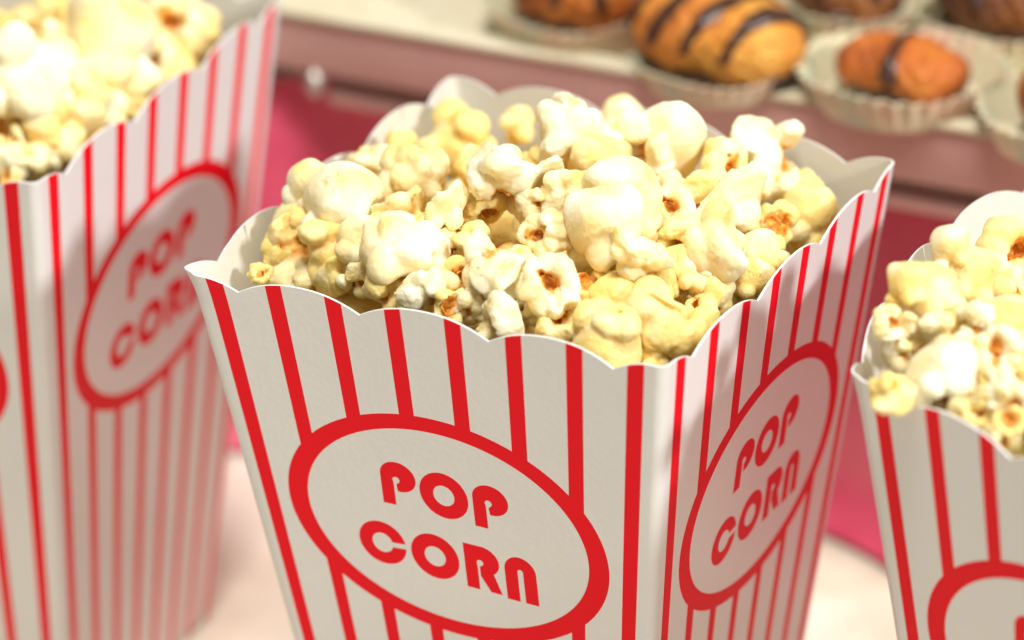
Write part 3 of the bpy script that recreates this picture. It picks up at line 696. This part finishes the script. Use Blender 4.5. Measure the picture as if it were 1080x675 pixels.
('r',1.794,-0.392,0.011,0.0967,'flap',(0.33,-0.65,-0.69),0.74,30,'pale flat popcorn across the middle of the right tub'),
('r',1.927,-0.369,0.081,0.0812,'butterfly',(0.56,-0.64,-0.52),0.37,10,'white pointed popcorn right of the pale flat one'),
('r',2.104,-0.614,0.081,0.1001,'ring',(0.08,-0.73,0.68),4.82,20,'white popcorn with an orange pit at the right tub right edge'),
('r',1.944,-0.700,0.006,0.1433,'mushroom',(0.42,-0.80,-0.44),0.81,0,'largest white popcorn bulging over the front rim of the right tub'),
('r',1.826,-0.922,0.040,0.0760,'flap',(0.15,-0.45,0.88),1.56,65,'yellow flake drooping over the front rim of the right tub'),
('r',1.990,-0.294,0.060,0.0878,'mushroom',(0.27,-0.55,-0.79),2.46,75,'yellow shaded popcorn behind the white pointed one in the right tub'),
('r',2.192,-0.778,0.044,0.0848,'cauliflower',(0.50,-0.72,-0.48),5.47,10,'white crumbly popcorn low at the right edge of the right tub'),
('r',2.131,-0.814,-0.003,0.0729,'butterfly',(0.24,-0.97,0.06),0.51,70,'yellow popcorn at the front rim of the right tub'),
('r',2.245,-0.874,-0.015,0.0579,'shellside',(0.18,-0.65,0.74),2.82,70,'toasted brown popcorn scrap at the lower right edge of the right tub'),
('r',1.781,0.047,-0.020,0.0807,'cauliflower',(0.82,-0.49,-0.30),3.45,60,'yellow popcorn between the stacked balls and the rough one'),
('r',1.668,-0.410,0.188,0.0787,'mushroom',(0.18,-0.40,-0.90),5.55,60,'yellow popcorn pressed against the bowed left wall of the right tub'),
('c',-0.111,0.171,0.101,0.0877,'cauliflower',(0.79,-0.58,-0.21),5.15,85,'shaded yellow popcorn in the gap right of the tall white peak tip'),
('c',0.352,-0.364,0.055,0.0774,'nubby',(0.66,-0.71,-0.24),5.43,50,'small cream popcorn between the dark-slit curl and the right-centre dome'),
('c',-0.266,-0.453,0.037,0.0714,'curl',(0.70,-0.68,0.24),1.75,60,'little amber-centred popcorn between the cauliflower one and the white flake'),
('c',-0.489,-0.444,-0.006,0.0720,'nubby',(0.44,-0.84,-0.32),2.61,60,'small yellow nub between the big white dome and the cauliflower one'),
('c',-0.839,-0.258,-0.111,0.0844,'cauliflower',(0.19,-0.94,-0.30),2.25,75,'yellow popcorn shaded under the left edge of the big white dome'),
('c',-0.839,-0.493,0.000,0.0835,'flap',(0.08,-0.85,0.53),5.55,70,'thin yellow flake against the left wall above the tiny curled hull'),
('c',-0.042,-0.500,0.076,0.0707,'nubby',(0.22,-0.97,-0.12),6.01,30,'small cream knob under the tall white peak beside the orange hollow'),
('c',0.081,-0.275,0.149,0.0675,'nubby',(0.91,-0.42,0.04),0.95,40,'tiny cream bump on the right flank of the tall white peak'),
('c',0.506,0.266,0.044,0.0905,'cauliflower',(0.40,-0.77,-0.50),1.11,55,'yellowish popcorn under the curled one with the round brown hole'),
('c',0.641,-0.010,0.046,0.0782,'butterfly',(0.63,-0.67,-0.40),1.46,30,'small folded popcorn left of the broad white one near the right rim'),
('c',0.752,0.152,-0.049,0.0717,'nubby',(0.79,-0.58,-0.21),1.47,60,'yellow nub below the broad white popcorn near the right rim'),
('c',0.780,-0.217,-0.049,0.0803,'cauliflower',(0.53,-0.74,-0.41),3.05,50,'crumbly yellow popcorn beneath the large cream one near the right rim'),
('c',0.369,-0.722,-0.041,0.0691,'flap',(0.77,-0.64,0.04),3.70,30,'pale torn flake right of the pointed white popcorn at the front rim'),
('c',0.108,-0.779,-0.045,0.0723,'cauliflower',(0.22,-0.97,-0.12),1.65,35,'crumbly cream bit left of the pointed white popcorn at the front rim'),
('c',-0.132,-0.811,-0.064,0.0664,'nubby',(0.69,-0.71,-0.14),0.03,20,'small white knob at the front rim right of the yellowish bit'),
('c',-0.393,-0.698,-0.064,0.0781,'butterfly',(0.10,-0.99,-0.11),2.63,50,'folded yellow popcorn below the cream bulge with the brown nick'),
('r',1.837,0.149,-0.023,0.0717,'nubby',(0.70,-0.68,-0.22),2.32,50,'yellow nub just under the rough textured popcorn in the right tub'),
('r',1.938,-0.534,0.046,0.0626,'nubby',(0.22,-0.97,-0.12),3.56,20,'small white knob between the flat one and the orange pit one'),
('r',1.704,-0.366,-0.049,0.0633,'cauliflower',(0.69,-0.71,-0.14),5.99,30,'crumbly cream bit left of the pale flat one in the right tub'),
('l',-2.305,0.738,-0.029,0.1049,'butterfly',(0.69,-0.71,-0.14),4.34,30,'pale folded popcorn below the curled orange one in the left tub'),
('l',-2.549,0.404,0.099,0.1195,'nubby',(0.75,-0.58,-0.31),3.24,50,'cream knob between the two largest pale popcorn in the left tub'),
('l',-2.177,0.180,-0.094,0.0938,'cauliflower',(0.59,-0.81,0.05),3.88,60,'crumbly yellow bit above the right rim of the left tub'),
('l',-2.198,-0.069,-0.118,0.1088,'mushroom',(0.62,-0.61,-0.49),4.25,40,'cream popcorn filling the front right corner of the left tub'),
('l',-2.280,-0.221,-0.122,0.1003,'cauliflower',(0.51,-0.70,-0.50),0.34,50,'crumbly popcorn just inside the front rim of the left tub'),
('l',-2.192,0.222,-0.062,0.0982,'nubby',(0.22,-0.97,-0.12),5.65,50,'yellow nub above the golden popcorn in the left tub'),
('r',2.219,-0.874,-0.079,0.0750,'butterfly',(0.56,-0.79,-0.24),4.90,40,'folded cream popcorn lowest at the front rim of the right tub'),
('r',2.049,-0.815,-0.057,0.0699,'mushroom',(0.48,-0.67,-0.56),5.49,45,'round yellow popcorn right of the largest white one in the right tub'),
('r',1.840,-0.737,-0.088,0.0677,'cauliflower',(0.56,-0.76,-0.32),5.01,35,'crumbly cream bit left of the largest white one in the right tub'),
('c',-0.670,-0.648,-0.156,0.0861,'cauliflower',(0.56,-0.76,-0.32),2.46,50,'crumbly yellow bit at the front rim nearest the tiny curled hull'),
('c',-0.468,-0.685,-0.084,0.0712,'nubby',(0.56,-0.76,-0.32),2.51,40,'small yellow nub at the front rim below the cream bulge'),]
use = {}
for (t, x, y, z, r, kd, ax, roll, bt, lab) in KERNELS:
    n = use.get(kd, 0); use[kd] = n + 1
    me, hm = LIB[kd][n % len(LIB[kd])]
    o = bpy.data.objects.new('popcorn', me); C.objects.link(o)
    o.location = W(x, y, z); o.scale = (r * S,) * 3
    o.rotation_mode = 'QUATERNION'
    o.rotation_quaternion = Vector(ax).to_track_quat('Z', 'Y') @ Matrix.Rotation(roll, 3, 'Z').to_quaternion()
    o.color = (bt / 100 * .62, 0, 0, 1)
    tag(o, lab, 'popcorn', GROUP[t])
    if hm:
        hh = bpy.data.objects.new('hull', hm); C.objects.link(hh); hh.parent = o

# the popcorn underneath, glimpsed only as one mass through the gaps
def bed(top, label, seed):
    rnd = random.Random(seed); top = np.array(top); cen = top.mean(0)
    kinds = [make_kernel(kd, 5 + i * 7, 30)[:3] for i, kd in enumerate(('mushroom', 'cauliflower', 'butterfly', 'curl'))]
    VS = []; FS = []; TS = []; n0 = 0
    for gz in ((-.36, -.52) if abs(cen[0]) < 1 else (-.25, -.42)):
        for i in range(8):
            for j in range(8):
                u = (i + .5 + rnd.uniform(-.25, .25)) / 8; v = (j + .5 + rnd.uniform(-.25, .25)) / 8
                c = (top[0] * (1 - u) + top[1] * u) * (1 - v) + (top[3] * (1 - u) + top[2] * u) * v
                c = cen + (c - cen) * (.60 if top[0][0] > 1 else .70); rad = max(abs(2 * u - 1), abs(2 * v - 1))
                c[2] = gz + .20 * (1 - rad ** 2) + rnd.uniform(-.04, .04)
                P, F, T = kinds[rnd.randrange(4)]
                R = np.array(Matrix.Rotation(rnd.random() * 6.28, 3, Vector((rnd.gauss(0, 1), rnd.gauss(0, 1), rnd.gauss(0, 1))).normalized()))
                VS.append((P @ R.T) * rnd.uniform(.12, .155) + c); FS.append(F + n0); TS.append(np.c_[np.clip(T[:, 0] + .85, 0, 1.4), T[:, 1:]]); n0 += len(P)  # tint raised to paint the warm orange glow between the upper pieces
    P = np.concatenate(VS); P[:, 2] += H
    me = kernel_mesh('popcorn_bed', P * S, np.concatenate(FS), np.concatenate(TS))
    o = bpy.data.objects.new('popcorn_bed', me); C.objects.link(o)
    tag(o, label, 'popcorn', None, 'stuff')
bed(TUB_C, 'deeper popcorn glimpsed through gaps in the middle tub heap', 1)
bed(TUB_L, 'deeper popcorn glimpsed through gaps in the left tub heap', 2)
bed(TUB_R, 'deeper popcorn glimpsed through gaps in the right tub heap', 3)
